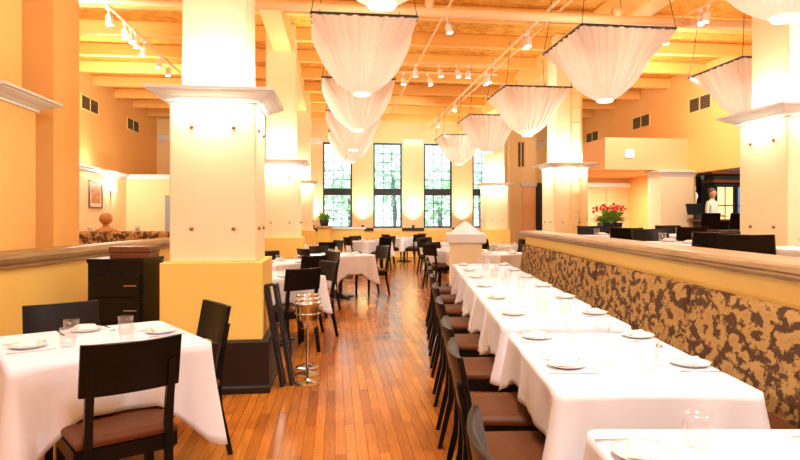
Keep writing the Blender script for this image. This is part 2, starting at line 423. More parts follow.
# picture and sconce
pf = empty('framed_picture', G(-5.93, 16.35, 1.99), TH + PI/2); tag(pf, 'framed orange print on the cream wall left of a lit sconce', 'picture')
f = B(); hw, hh = .43, .35
f.box(-hw, hw, -.03, 0, -hh, -hh+.04).box(-hw, hw, -.03, 0, hh-.04, hh).box(-hw, -hw+.04, -.03, 0, -hh+.04, hh-.04).box(hw-.04, hw, -.03, 0, -hh+.04, hh-.04)
pf.rotation_euler = (0, 0, TH + PI/2)
f.make('picture_frame', 'bronze', pf)
box(-hw+.04, hw-.04, -.012, 0, -hh+.04, hh-.04).make('mount', 'mount', pf)
box(-hw+.15, hw-.15, -.016, -.012, -hh+.12, hh-.12).make('print', 'art', pf)
def sconce(p, rz, label, power=25):
    s = empty('wall_sconce', p, rz); tag(s, label, 'wall lamp', 'wall sconces')
    box(-.04, .04, -.02, 0, -.10, .10).make('back_plate', 'brass', s, bevel=.004)
    B().tube([(0, -.02, -.02), (0, -.08, -.04), (0, -.09, 0)], .01, 8).make('arm', 'brass', s)
    B().lathe([(.05, 0), (.065, .05), (.06, .12), (.045, .17)], (0, -.09, 0)).make('lamp_shade', 'bulb', s, smooth=True)
    return s
sconce(G(-5.93, 17.4, 2.1), TH + PI/2, 'lit sconce on the cream wall beside the framed print')
light('POINT', G(-5.70, 17.4, 2.35), 22, CW, .06)
light('POINT', G(-5.60, 15.9, 2.75), 10, CW, .06)
# vents, left wall
def vent(name_label, p, rz, w, h):
    v = empty('air_vent', p, rz); tag(v, name_label, 'vent', 'wall air vents')
    f = B(); f.box(-w/2, w/2, -.02, 0, -h/2, -h/2+.03).box(-w/2, w/2, -.02, 0, h/2-.03, h/2).box(-w/2, -w/2+.03, -.02, 0, -h/2+.03, h/2-.03).box(w/2-.03, w/2, -.02, 0, -h/2+.03, h/2-.03).box(-.015, .015, -.02, 0, -h/2+.03, h/2-.03)
    f.make('vent_frame', 'beam', v)
    box(-w/2+.03, w/2-.03, -.004, -.001, -h/2+.03, h/2-.03).make('backing', 'iron', v)
    s = B(); n = max(4, int(h/.06))
    for k in range(n):
        z = -h/2+.03+(h-.06)*(k+.5)/n
        s.hexa([(-w/2+.03,-.016,z-.012),(w/2-.03,-.016,z-.012),(w/2-.03,-.006,z),(-w/2+.03,-.006,z),(-w/2+.03,-.016,z-.008),(w/2-.03,-.016,z-.008),(w/2-.03,-.006,z+.004),(-w/2+.03,-.006,z+.004)])
    s.make('slats', 'ventm', v)
vent('air vent high on the left wall, nearer one', G(-6, 16.2, 4.19), TH+PI/2, 1.1, .37)
vent('air vent high on the left wall, farther one', G(-6, 19.5, 4.17), TH+PI/2, 1.1, .37)
vent('air vent high on the right wall, nearest of three', G(8.45, 13.5, 4.07), TH-PI/2, .9, .37)
vent('air vent high on the right wall, middle of three', G(8.45, 16.3, 4.07), TH-PI/2, 1.0, .37)
vent('air vent high on the right wall, farthest of three', G(8.45, 19.6, 4.07), TH-PI/2, 1.0, .37)
# granite-look high banquette beyond the left rail, ball finial
o = box(-6.3, -3.35, 9.3, 9.75, .40, 1.20).make('banquette_divider', 'brocade', bevel=.04); tag(o, 'brown brocade divider bench behind the left oak rail', 'banquette')
fn = empty('ball_finial', (-4.76, 9.55, 1.2)); tag(fn, 'round oak ball finial on the brocade divider below the framed print', 'finial')
B().lathe([(.15, 0), (.15, .015), (.13, .03), (.08, .055), (.05, .07), (.04, .09), (.045, .11)]).make('finial_foot', 'finial', fn, smooth=True)
B().sphere((0, 0, .195), .095, 24, 16).make('ball', 'finial', fn, smooth=True)
for k, x in enumerate((-4.86+.03-.15, -4.25)):
    v = B().lathe([(.03, 0), (.035, .07), (.033, .075), (.028, .01), (.002, .008)], n=16, cap1=False)
    o = v.make('votive_candle', 'white', loc=(x, 9.5, 1.2), smooth=True)
    tag(o, ['white votive cup on the brocade divider, left of the ball finial', 'white votive cup on the brocade divider, right of the ball finial'][k], 'candle', 'votive cups')

# ---------------------------------------------------------------- service cabinet by the first column
cb = empty('service_cabinet', (-2.35, 5.22, 0)); tag(cb, 'black drawer cabinet between the low yellow wall and the first column', 'cabinet')
box(-.30, .15, -.20, .20, .06, 1.04).make('carcass', 'espresso', cb, bevel=.004)
box(-.28, .13, -.17, .18, 0, .06).make('toe_kick', 'black', cb)
box(-.305, .155, -.21, .21, 1.04, 1.075).make('cabinet_top', 'espresso', cb, bevel=.005)
for k, z in enumerate((.86, .66, .45, .24)):
    d = box(-.28, .13, -.22, -.2005, z-.09, z+.09).make('drawer', 'espresso', cb, bevel=.004)
    B().tube([(.01, -.22, z), (.01, -.24, z), (.11, -.24, z), (.11, -.22, z)], .006, 8).make('handle', 'steel', d)
bx = empty('wooden_box', (-2.35, 5.2, 1.075)); tag(bx, 'flat brown wooden box on top of the black cabinet', 'box')
box(-.165, .165, -.10, .10, 0, .045).make('box_body', 'boxwood', bx, bevel=.004)
box(-.17, .17, -.105, .105, .047, .095).make('box_lid', 'boxwood', bx, bevel=.006)

# ---------------------------------------------------------------- banquette, right rail, platform
BX = 1.80
struct(box(1.86, 2.10, -2.5, 10.45, 0, 1.115).make('wall_right_rail', 'yellow'), 'low yellow wall behind the banquette', 'wall')
o = B().prism([(BX-.01, 1.105), (BX-.01, 1.115), (BX-.03, 1.12), (BX-.035, 1.13), (BX-.02, 1.14), (BX-.03, 1.15), (BX-.022, 1.172), (BX, 1.185), (BX+.03, 1.19), (2.12, 1.19), (2.16, 1.17), (2.16, 1.12), (2.13, 1.105)], -2.5, 10.5).make('oak_rail', 'oak')
tag(o, 'long oak rail above the patterned banquette on the right', 'rail')
struct(box(1.95, 13, -3.5, 10.45, -.02, .40).make('floor_right_platform', 'floor'), 'raised floor beyond the banquette', 'floor')
struct(box(3.6, 13, 9.3, 19.4, -.03, .398).make('floor_bar_platform', 'floor', rz=TH), 'raised floor by the bar', 'floor')
seams = [-2.1, -.05, 2.0, 4.04, 6.1, 8.15, 10.3]
for k in range(6):
    y0, y1 = seams[k]+.008, seams[k+1]-.008
    bq = empty('banquette_section', (1.75, (y0+y1)/2, 0)); L = (y1-y0)/2
    tag(bq, 'brown brocade banquette section, %s' % ['out of view behind the camera', 'closest to the camera', 'right beside the nearest laid tables', 'between the two seams at mid row', 'second from its far end', 'at the far end by the pedestal'][k], 'banquette', 'banquette sections')
    pr = [(-.02, .46), (-.025, .55), (0, .70), (.02, .85), (.03, .93), (.04, .965), (.065, .975), (.085, .97), (.10, .95), (.10, .46)]
    B().rings([[(min(x+ins, .10), y, z-(ins*.4 if z > .9 else 0)) for x, z in pr] for y, ins in ((-L, .045), (-L+.006, .022), (-L+.02, .008), (-L+.045, 0), (L-.045, 0), (L-.02, .008), (L-.006, .022), (L, .045))]).make('backrest', 'brocade', bq, smooth=False)
    B().prism([(-.42, .30), (-.43, .42), (-.41, .46), (-.38, .47), (-.03, .47), (-.03, .30)], -L, L).make('seat', 'leather', bq, bevel=.01)
    box(-.38, .1, -L, L, 0, .30).make('seat_base', 'espresso', bq)

# pedestal post at the end of the banquette row
pd = empty('newel_pedestal', (.80, 9.85, 0)); tag(pd, 'cream pedestal post with a stone pyramid cap at the end of the banquette tables', 'post')
B().squares([(.24, 0), (.24, 1.0)]).make('post', 'col', pd, bevel=.008)
B().squares([(.27, 1.0), (.30, 1.02), (.30, 1.15), (.28, 1.17)]).make('cap', 'trim', pd, bevel=.006)
B().squares([(.22, 1.17), (.20, 1.20), (.02, 1.345)]).make('pyramid_top', 'trim', pd)

# ---------------------------------------------------------------- tables, cloths, settings, chairs
def cloth_mesh(w, l, o, seed, ext=1.0):
    """square cloth over a w x l table, hanging o below the edge, with pointed corner flaps"""
    rnd = random.Random(seed)
    rc = .03; per = []
    hw, hl = w/2, l/2
    corners = [(hw, hl), (-hw, hl), (-hw, -hl), (hw, -hl)]
    # perimeter points with normal, distance to nearest corner, corner id
    for ci in range(4):
        cx, cy = corners[ci]; sx, sy = (1 if cx > 0 else -1), (1 if cy > 0 else -1)
        ccx, ccy = cx - sx*rc, cy - sy*rc
        a0 = [0, PI/2, PI, 3*PI/2][ci]
        for k in range(9):
            an = a0 + PI/2*k/8
            per.append((ccx + rc*math.cos(an), ccy + rc*math.sin(an), math.cos(an), math.sin(an), abs(k-4)/4*rc*.78, ci))
        nx, ny = corners[(ci+1) % 4]
        L = (w if ci % 2 == 0 else l) - 2*rc
        n = max(14, int(L/.035))
        for k in range(1, n):
            f = k/n; d = f*L
            if ci % 2 == 0: p = (hw - rc - d if ci == 0 else -hw + rc + d, hl if ci == 0 else -hl)
            else: p = (-hw if ci == 1 else hw, hl - rc - d if ci == 1 else -hl + rc + d)
            nrm = [(0,1),(-1,0),(0,-1),(1,0)][ci]
            per.append((p[0], p[1], nrm[0], nrm[1], min(d, L-d)+rc*.78, ci))
    n = len(per); T = .757
    ph = [rnd.random()*6.28 for _ in range(6)]
    rows = 11; rr = []
    # top rings: centre -> edge
    def topring(f): return [(x*f, y*f, T) for x, y, *_ in per]
    rings = [topring(.5), topring(.985)]
    for j in range(rows+1):
        t = j/rows; ring = []
        for i, (x, y, nx, ny, d, ci) in enumerate(per):
            cf = max(0., 1 - d/(o*.95))
            drop = o*(1 + .48*ext*cf) * t
            s = i/n*2*PI
            out = .010 + .012*t + .010*t*math.sin(7*s+ph[0]) + .012*t*math.sin(13*s+ph[1]) + .005*t*math.sin(23*s+ph[2])
            fl = max(0., 1 - d/(o*.42))
            out += t**1.2*o*.24*fl - t*o*.07*math.exp(-((d-o*.5)/(o*.18))**2)
            zz = T - drop*(.985 if t > .5 else 1) - (0 if j else .002) + .006*math.sin(9*s+ph[3])*t
            ring.append((x + nx*out, y + ny*out, zz))
        rings.append(ring)
    b = B(); b.rings(rings, True, False)
    return b
TABLE_PROTO = {}
def table(name_label, x, y, w, l, rz, z=0., group='tables under white cloths'):
    key = (round(w,2), round(l,2))
    if key in TABLE_PROTO:
        return dup(TABLE_PROTO[key], (x, y, z), rz, name_label, group)
    t = empty('dining_table', (x, y, z), rz); tag(t, name_label, 'table', group)
    box(-w/2+.012, w/2-.012, -l/2+.012, l/2-.012, .72, .75).make('tabletop', 'espresso', t)
    B().lathe([(.04, .04), (.035, .1), (.035, .70), (.10, .72)], n=16).make('pedestal', 'iron', t, smooth=True)
    b = B()
    b.hexa([(-.28,-.03,0),(.28,-.03,0),(.28,.03,0),(-.28,.03,0),(-.28,-.03,.02),(.28,-.03,.02),(.28,.03,.02),(-.28,.03,.02)])
    b.box(-.03, .03, -.28, .28, .0, .03).box(-.05, .05, -.05, .05, .02, .05)
    b.make('foot', 'iron', t)
    TABLE_PROTO[key] = t
    return t
def tablecloth(label, x, y, w, l, rz, o, seed, z=0., ext=1.0, group='white tablecloths'):
    c = cloth_mesh(w, l, o, seed, ext).make('tablecloth', 'cloth', loc=(x, y, z), rz=rz, smooth=True)
    md = c.modifiers.new('thickness', 'SOLIDIFY'); md.thickness = .003; md.offset = 1
    return tag(c, label, 'tablecloth', group)

# plate, napkin, cutlery, tumbler prototypes ------------------------------------
def proto_plate():
    return B().lathe([(.05, 0), (.055, .004), (.075, .010), (.086, .016), (.087, .018), (.074, .013), (.052, .007), (.001, .006)], n=28).make('side_plate', 'china', smooth=True)
def proto_napkin():
    b = B()
    b.rings([[(-.055,-.04,0),(.055,-.04,0),(.055,.04,0),(-.055,.04,0)], [(-.058,-.042,.008),(.058,-.042,.008),(.058,.042,.006),(-.058,.042,.006)], [(-.054,-.036,.018),(.05,-.038,.02),(.05,.036,.014),(-.05,.038,.013)], [(-.03,-.02,.024),(.02,-.025,.026),(.02,.02,.018),(-.02,.02,.017)]])
    return b.make('folded_napkin', 'napkin', bevel=.004)
def proto_fork():
    b = B(); b.rings([[(-.008,-.095,0),(.008,-.095,0),(.008,-.095,.003),(-.008,-.095,.003)], [(-.004,-.02,.002),(.004,-.02,.002),(.004,-.02,.005),(-.004,-.02,.005)], [(-.003,.03,.003),(.003,.03,.003),(.003,.03,.006),(-.003,.03,.006)], [(-.011,.05,.002),(.011,.05,.002),(.011,.05,.004),(-.011,.05,.004)]])
    for x in (-.0095, -.0032, .0032, .0095): b.box(x-.0016, x+.0016, .05, .095, .002, .0045)
    return b.make('fork', 'steel')
def proto_knife():
    b = B(); b.rings([[(-.007,-.105,0),(.007,-.105,0),(.007,-.105,.005),(-.007,-.105,.005)], [(-.006,-.01,0),(.006,-.01,0),(.006,-.01,.004),(-.006,-.01,.004)], [(-.008,.01,0),(.010,.01,0),(.010,.01,.002),(-.008,.01,.002)], [(-.007,.10,0),(.002,.105,0),(.002,.105,.0015),(-.007,.10,.0015)]])
    return b.make('table_knife', 'steel')
def proto_tumbler():
    b = B(); n = 20
    def ring(r, z, k=0.): return [((r + (k if i % 2 else 0))*math.cos(2*PI*i/n), (r + (k if i % 2 else 0))*math.sin(2*PI*i/n), z) for i in range(n)]
    b.rings([ring(.030, 0), ring(.034, .004, -.002), ring(.037, .05, -.002), ring(.0385, .055), ring(.041, .096), ring(.0385, .096), ring(.0365, .055), ring(.033, .018), ring(.002, .014)])
    return b.make('tumbler', 'tumbler', smooth=True)
def proto_shaker():
    b = B().lathe([(.026, 0), (.028, .01), (.020, .05), (.014, .075), (.014, .078)], n=16)
    o = b.make('salt_shaker', 'tumbler', smooth=True)
    B().lathe([(.016, .078), (.016, .088), (.010, .096)], n=16).make('lid', 'steel', o, smooth=True)
    return o
PROTO = dict(plate=proto_plate, napkin=proto_napkin, fork=proto_fork, knife=proto_knife, tumbler=proto_tumbler, shaker=proto_shaker)
CAT = dict(plate='plate', napkin='napkin', fork='fork', knife='knife', tumbler='glass', shaker='salt shaker')
GRP = dict(plate='white side plates', napkin='folded white napkins', fork='forks', knife='table knives', tumbler='cut glass tumblers', shaker='salt shakers')
DESC = dict(plate='white side plate', napkin='folded white napkin', fork='steel fork', knife='steel knife', tumbler='cut glass tumbler', shaker='clear glass salt shaker')
first = {}
def put(kind, x, y, z, rz, where):
    if kind not in first:
        o = PROTO[kind](); first[kind] = o
    else:
        o = dup(first[kind])
    o.location = (x, y, z); o.rotation_euler = (0, 0, rz)
    return tag(o, DESC[kind] + ' ' + where, CAT[kind], GRP[kind])
TZ = .7602
def setting(x, y, ang, where, z=0., cutlery=True, tumbler=None, napkin=True):
    """ang: direction the diner faces"""
    f = Vector((math.cos(ang), math.sin(ang))); r = Vector((f.y, -f.x)); rz = ang - PI/2
    put('plate', x, y, z+TZ, rz, where)
    if napkin: put('napkin', x, y, z+TZ+.0125, rz + random.uniform(-.4, .4), where)
    if cutlery:
        p = Vector((x, y)) - r*.125; put('fork', p.x, p.y, z+TZ, rz, where)
        p = Vector((x, y)) + r*.125; put('knife', p.x, p.y, z+TZ, rz, where)
    if tumbler is not None:
        p = Vector((x, y)) + f*tumbler[0] + r*tumbler[1]
        put('tumbler', p.x, p.y, z+TZ, random.random()*3, where)

# chair prototype ---------------------------------------------------------------
CH = .88
def make_chair():
    t = empty('dining_chair'); tag(t, 'x', 'chair')
    b = B()
    b.rings([[(-.20,-.195,.425),(.20,-.195,.425),(.215,.215,.425),(-.215,.215,.425)], [(-.212,-.205,.435),(.212,-.205,.435),(.228,.228,.435),(-.228,.228,.435)], [(-.212,-.205,.458),(.212,-.205,.458),(.228,.228,.458),(-.228,.228,.458)], [(-.19,-.185,.474),(.19,-.185,.474),(.205,.205,.474),(-.205,.205,.474)], [(-.12,-.12,.478),(.12,-.12,.478),(.12,.13,.478),(-.12,.13,.478)]])
    b.make('seat', 'leather', t, bevel=.008)
    f = B(); f.box(-.205, .205, .185, .21, .36, .425).box(-.195, .195, -.205, -.18, .36, .425).hexa([(-.215,-.18,.36),(-.19,-.18,.36),(-.20,.185,.36),(-.225,.185,.36),(-.215,-.18,.425),(-.19,-.18,.425),(-.20,.185,.425),(-.225,.185,.425)]).hexa([(.19,-.18,.36),(.215,-.18,.36),(.225,.185,.36),(.20,.185,.36),(.19,-.18,.425),(.215,-.18,.425),(.225,.185,.425),(.20,.185,.425)])
    f.make('seat_frame', 'espresso', t)
    for s in (-1, 1):
        q = B(); x = s*.20
        q.rings([[(x-.014,.185,0),(x+.014,.185,0),(x+.014,.213,0),(x-.014,.213,0)], [(x-.02,.175,.42),(x+.02,.175,.42),(x+.02,.215,.42),(x-.02,.215,.42)]])
        q.make('leg', 'espresso', t, bevel=.003)
        q = B(); x = s*.165; pts = [(-.285, 0, .013), (-.215, .30, .018), (-.205, .45, .02), (-.225, .60, .018), (-.268, .78, .012)]
        q.rings([[(x-.017, y-h, z), (x+.017, y-h, z), (x+.017, y+h, z), (x-.017, y+h, z)] for y, z, h in pts])
        q.make('leg', 'espresso', t, bevel=.003)
    # curved back panel, concave towards the sitter, leaning back
    N = 12; z0, z1 = .655, CH; W = .205
    def prof(z, off): return [(W*(-1+2*k/N), -.232 - (z-z0)*.20 - .030*(1-(-1+2*k/N)**2) + off + .012, z + .006*((-1+2*k/N)**2 if z > .8 else 0)) for k in range(N+1)]
    q = B(); rr = []
    for z in (z0, .73, .81, CH): 
        rr.append(prof(z, .011) + prof(z, -.011)[::-1])
    q.rings(rr); q.make('back_panel', 'espresso', t, smooth=False, bevel=.004)
    return t
chair0 = make_chair(); chair_used = [False]
def chair(x, y, face, label, z=0., group='dark wood dining chairs'):
    """face: angle of the direction the sitter looks"""
    rz = face - PI/2
    if not chair_used[0]:
        chair_used[0] = True; chair0.location = (x, y, z); chair0.rotation_euler = (0, 0, rz); return tag(chair0, label, 'chair', group)
    return dup(chair0, (x, y, z), rz, label, group)

# --- the banquette row -----------------------------------------------------------
TX0, TX1 = .524, 1.30; TXC = (TX0+TX1)/2; TWX = TX1-TX0
row = [(.72, 1.91), (2.29, 3.50), (3.71, 4.49), (4.56, 5.31), (5.40, 6.16), (6.25, 7.01), (7.10, 7.86), (7.95, 8.71)]
rl = ['nearest banquette table', 'long second banquette table'] + [w + ' banquette table' for w in ('third', 'fourth', 'fifth', 'sixth', 'seventh')] + ['farthest banquette table']
ci = 0
for k, (y0, y1) in enumerate(row):
    yc = (y0+y1)/2; L = y1-y0
    table('pedestal and top under the cloth, ' + rl[k], TXC, yc, TWX-.02, L-.02, 0)
    tablecloth('white tablecloth hanging over the ' + rl[k], TXC, yc, TWX-.02, L-.02, 0, .235 if k != 1 else .22, 10+k)
    ys = {0: [1.05, 1.68], 1: [2.70, 3.34]}.get(k, [yc+.05])
    for j, y in enumerate(ys):
        sub = '' if len(ys) == 1 else (', nearer place' if j == 0 else ', farther place')
        near = k < 5
        setting(.66 if k else .62, y, 0, 'on the aisle side of the ' + rl[k] + sub, cutlery=near, tumbler=(.20, -.04) if not (k == 0 and j == 1) else (.18, -.08))
        setting(1.21, y+.03, PI, 'on the bench side of the ' + rl[k] + sub, cutlery=near, tumbler=(.22, -.10) if k != 0 else None)
    if k in (1, 3): put('shaker', TXC+.16, yc-.17 if k == 1 else yc+.1, TZ, 0, 'in the middle of the ' + rl[k])
    cys = {0: [.80, 1.53], 1: [2.52, 3.12]}.get(k, [yc-.14])
    for y in cys:
        chair(.435, y, 0, 'brown seated dark wood chair, %s from the camera in the aisle row' % ORD[ci]); ci += 1

# --- diamond-set tables on the left ------------------------------------------------
R39 = math.radians(39)
e1 = Vector((math.cos(R39), math.sin(R39))); e2 = Vector((-e1.y, e1.x))
def diamond(cx, cy, name, s=.90, o=.26, seed=1, z=0., chairs='NESW', off=None, plates=4, cut=False, ext=1.3):
    """N=+e2  E=+e1  S=-e2  W=-e1 sides"""
    table('pedestal and top under the cloth, ' + name, cx, cy, s-.02, s-.02, R39, z)
    tablecloth('white tablecloth on the ' + name, cx, cy, s-.02, s-.02, R39, o, seed, z, ext)
    D = dict(N=e2, E=e1, S=-e2, W=-e1)
    word = dict(N='far left', E='far right', S='near right', W='near left')
    for c in 'NESW':
        d = D[c]; ang = math.atan2(-d.y, -d.x)
        q = Vector((cx, cy)) + d*(s/2-.13)
        if plates: 
            setting(q.x, q.y, ang, 'at the %s side of the %s' % (word[c], name), z, cutlery=cut, tumbler=(.16, .10), napkin=True)
        if c in chairs:
            dd, sh = (off or {}).get(c, (.03, 0.))
            p = Vector((cx, cy)) + d*(s/2+dd) + Vector((-d.y, d.x))*sh
            chair(p.x, p.y, ang, 'dark wood chair, %s side of the %s' % (word[c], name), z)
diamond(-1.685, 3.30, 'left foreground table', seed=31, cut=True, o=.27, off={'S': (.07, -.03), 'E': (-.03, .11), 'N': (-.02, .06), 'W': (.0, -.05)}, ext=2.0)
diamond(-1.62, 7.0, 'table past the first left column', seed=32, o=.26)
diamond(-1.85, 9.15, 'third table left of the aisle', seed=33, o=.26, chairs='NES')
diamond(-1.32, 10.95, 'aisle table near the second column', seed=34, o=.32, chairs='NEW', off={'E': (.18, -.06)})
diamond(-2.35, 13.9, 'table beyond the second left column', seed=35)
diamond(-1.25, 17.2, 'far left table by the windows', seed=36)
diamond(-.35, 19.9, 'farthest table below the windows', seed=40, chairs='ESW')
diamond(.75, 16.0, 'far right table by the windows', seed=37)
diamond(.85, 12.7, 'table behind the pedestal post', seed=38, chairs='NW')
diamond(1.55, 11.35, 'table past the oak rail end', seed=39, chairs='NE')
diamond(2.1, 14.6, 'table before the far right column', seed=41)

# --- raised tables behind the banquette ---------------------------------------------
PZ = .40
def square_table(cx, cy, name, chairs, s=.76, seed=50, z=PZ, rz=0.):
    table('pedestal and top under the cloth, ' + name, cx, cy, s, s, rz, z)
    tablecloth('white tablecloth over the ' + name, cx, cy, s, s, rz, .25, seed, z)
    for nm, d in (('near', (0,-1)), ('far', (0,1))):
        setting(cx + d[0]*.25, cy + d[1]*.25, math.atan2(-d[1], -d[0]), '%s side of the %s' % (nm, name), z, cutlery=False, tumbler=(.14, .12))
    for (dx, dy, ang, nm) in chairs:
        chair(cx+dx, cy+dy, ang, 'dark chair %s %s' % (nm, name), z)
square_table(3.32, 5.0, 'raised table nearest the edge column', [(-.62, -.14, math.radians(40), 'with its back to the rail,')], seed=51)
square_table(2.62, 6.15, 'raised table just behind the oak rail', [(0, -.50, PI/2, 'in front of'), (0, .50, -PI/2, 'behind')], seed=52)
square_table(2.66, 8.55, 'raised table by the red flowers', [(0, -.50, PI/2, 'in front of'), (-.02, .50, -PI/2, 'behind')], seed=53)
square_table(4.05, 9.15, 'raised table out on the platform', [(-.30, -.50, PI/2, 'in front of'), (0, .52, -PI/2, 'behind')], seed=54)

# ---------------------------------------------------------------- ice bucket stands
for k, (x, y) in enumerate(((-.91, 5.25), (-.965, 5.55), (-1.01, 5.83))):
    if k == 0:
        s0 = empty('wine_bucket_stand', (x, y, 0)); s = s0
        tag(s, 'x', 'wine bucket', 'steel wine bucket stands')
        B().lathe([(.115, 0), (.115, .008), (.09, .02), (.03, .035), (.014, .05)], n=8).make('foot', 'steel', s)
        B().lathe([(.012, .04), (.012, .47), (.02, .48)], n=14).make('pole', 'steel', s, smooth=True)
        B().lathe([(.06, .475), (.083, .49), (.092, .56), (.099, .66), (.106, .676), (.110, .682), (.108, .688), (.098, .68), (.09, .56), (.08, .50), (.002, .495)], n=28).make('bucket', 'steel', s, smooth=True)
        b = B(); rr = []
        for i in range(28): rr.append((.102*math.cos(2*PI*i/28), .102*math.sin(2*PI*i/28), .60))
        b.tube(rr + [rr[0]], .006, 8, False); b.make('ring', 'steel', s, smooth=True)
        for sg in (-1, 1):
            B().tube([(sg*.102, -.02, .65), (sg*.125, -.02, .645), (sg*.125, .02, .645), (sg*.102, .02, .65)], .006, 8).make('handle', 'steel', s, smooth=True)
    else: s = dup(s0, (x, y, 0))
    s['label'] = 'steel wine bucket on a stand beside the first column, %s' % ['front one of three', 'middle one of three', 'rear one of three'][k]
# folded tray stand leaning on the first column
ts = empty('folded_tray_stand', (-1.07, 5.17, 0)); tag(ts, 'folded dark tray stand leaning against the first left column', 'tray stand')
for k, (dx, dy) in enumerate(((-.035, 0), (.035, .04))):
    for q in (0, 1):
        B().beam((dx, dy+.07*q, .0), (dx-.145, dy+.07*q, .85), .042, .03).make('leg', 'navy', ts, bevel=.003)
    B().beam((dx-.14, dy-.012, .835), (dx-.14, dy+.085, .835), .03, .022).make('top_rail', 'navy', ts)
    B().beam((dx-.02, dy, .12), (dx-.02, dy+.07, .12), .022, .02).make('stretcher', 'navy', ts)
B().tube([(-.185, .06, .83), (-.14, .065, .845), (-.09, .075, .83)], .012, 8).make('strap', 'iron', ts)

# ---------------------------------------------------------------- low partition with plant, far left
struct(box(-.15, .9, 19.2, 19.4, 0, 1.05).make('wall_low_partition', 'yellow', rz=TH), 'low yellow partition before the end windows', 'wall')
struct(box(-.2, .95, 19.15, 19.45, 1.05, 1.11).make('trim_6', 'trim', rz=TH))
pp = empty('plant_pedestal', (-2.72, 18.6, 0)); tag(pp, 'yellow pedestal with wooden top carrying a plant, far left', 'pedestal')
box(-.17, .17, -.17, .17, 0, 1.08).make('post', 'yellow', pp); box(-.21, .21, -.21, .21, 1.08, 1.16).make('top_slab', 'finial', pp, bevel=.01)
def plant(name, p, label, pot_r, pot_h, leaf_h, leaf_r, petal, nl=90, nb=40, square=False):
    t = empty(name, p); tag(t, label, 'plant')
    if square: B().squares([(pot_r*.85, 0), (pot_r, pot_h), (pot_r*.9, pot_h), (pot_r*.85, pot_h-.02)]).make('pot', 'black', t, bevel=.004)
    else: B().lathe([(pot_r*.75, 0), (pot_r, pot_h), (pot_r*.9, pot_h), (pot_r*.85, pot_h-.02)], n=20).make('pot', 'black', t, smooth=True)
    rnd = random.Random(name+label); b = B()
    for i in range(nl):
        an = rnd.random()*2*PI; el = rnd.uniform(.15, 1.35); L = leaf_r*rnd.uniform(.6, 1.1)
        d = Vector((math.cos(an)*math.cos(el), math.sin(an)*math.cos(el), math.sin(el)*leaf_h/leaf_r)); s = Vector((-math.sin(an), math.cos(an), 0))*leaf_r*.09
        o_ = Vector((rnd.uniform(-.4,.4)*pot_r, rnd.uniform(-.4,.4)*pot_r, pot_h-.02))
        tip = o_ + d*L; mid = o_ + d*L*.55 + Vector((0,0,.03)); tip.z -= .04*rnd.random()
        b.rings([[o_-s*.3, o_+s*.3, o_+s*.3+Vector((0,0,.003)), o_-s*.3+Vector((0,0,.003))], [mid-s, mid+s, mid+s+Vector((0,0,.003)), mid-s+Vector((0,0,.003))], [tip-s*.1, tip+s*.1, tip+s*.1+Vector((0,0,.003)), tip-s*.1+Vector((0,0,.003))]])
    tag(b.make('foliage', 'leaf', t), kind='stuff')
    b = B()
    for i in range(nb):
        an = rnd.random()*2*PI; rr_ = leaf_r*.75*math.sqrt(rnd.random())
        z = pot_h + leaf_h*(1.0 - .45*(rr_/leaf_r)**2) + rnd.uniform(-.05, .03)
        b.sphere((rr_*math.cos(an), rr_*math.sin(an), z), rnd.uniform(.015, .028), 7, 5)
    tag(b.make('blossoms', petal, t, smooth=True), kind='stuff')
plant('potted_plant', (-2.72, 18.6, 1.16), 'small green plant with orange flowers in a dark pot on the far pedestal', .15, .18, .30, .32, 'orange_petal', 110, 8)
st = empty('plant_stand', (3.05, 9.72, PZ)); tag(st, 'dark square stand under the red flower pot', 'stand')
box(-.2, .2, -.2, .2, .70, .74).make('top_slab', 'espresso', st)
for sx in (-1, 1):
    for sy in (-1, 1): box(sx*.17-.018, sx*.17+.018, sy*.17-.018, sy*.17+.018, 0, .70).make('leg', 'espresso', st)
plant('flower_pot', (3.05, 9.72, PZ+.74), 'red flowering plant in a black planter in front of the ladder column', .155, .19, .27, .36, 'red', 190, 46, True)

# ---------------------------------------------------------------- right far side: recess and bar
struct(box(6.35, 8.45, 14, 17.3, 2.55, 3.31).make('wall_fascia', 'peach', rz=TH), 'pale box wall over the recess on the right', 'wall')
struct(box(6.0, 8.45, 17.1, 17.3, .4, 2.55).make('wall_recess', 'peach', rz=TH), 'peach back wall of the recess', 'wall')
struct(box(6.0, 8.45, 16.95, 17.1, 2.28, 2.40).make('trim_7', 'trim', rz=TH))
for a in (7.1, 7.9): struct(box(a-.12, a+.12, 17.02, 17.1, .4, 2.28).make('pilaster', 'peach', rz=TH), 'peach pilaster in the recess, %s one' % ('left' if a < 7.5 else 'right'), 'pilaster')
cp = empty('corner_post', G(8.07, 13.92), TH); struct(cp, 'cream corner post with white cap beside the bar opening', 'column')
box(-.42, .42, -.10, .5, .4, 2.40).make('shaft', 'col', cp)
B().rings([[(-h1, -.10-h2, z), (h1, -.10-h2, z), (h1, .5, z), (-h1, .5, z)] for h1, h2, z in ((.43, .01, 2.38), (.45, .03, 2.42), (.50, .08, 2.48), (.52, .10, 2.49), (.52, .10, 2.53))]).make('cap', 'trim', cp)
pc = empty('framed_picture', G(6.62, 17.08, 1.75), TH); tag(pc, 'small dark framed print on the recess wall behind the ladder column', 'picture')
box(-.16, .16, -.03, 0, -.26, .26).make('picture_frame', 'iron', pc); box(-.12, .12, -.034, -.03, -.22, .22).make('mount', 'mount', pc); box(-.06, .06, -.037, -.034, -.12, .12).make('print', 'iron', pc)
em = empty('square_wall_light', G(6.95, 13.995, 2.93), TH); tag(em, 'small square lit wall light on the pale fascia', 'wall lamp')
box(-.11, .11, -.03, 0, -.10, .10).make('backplate', 'white', em); box(-.09, .09, -.05, -.03, -.08, .08).make('diffuser', mat('square_light_glow', (1, .9, .75), .4, emit=(1, .9, .72), estr=1.5), em)
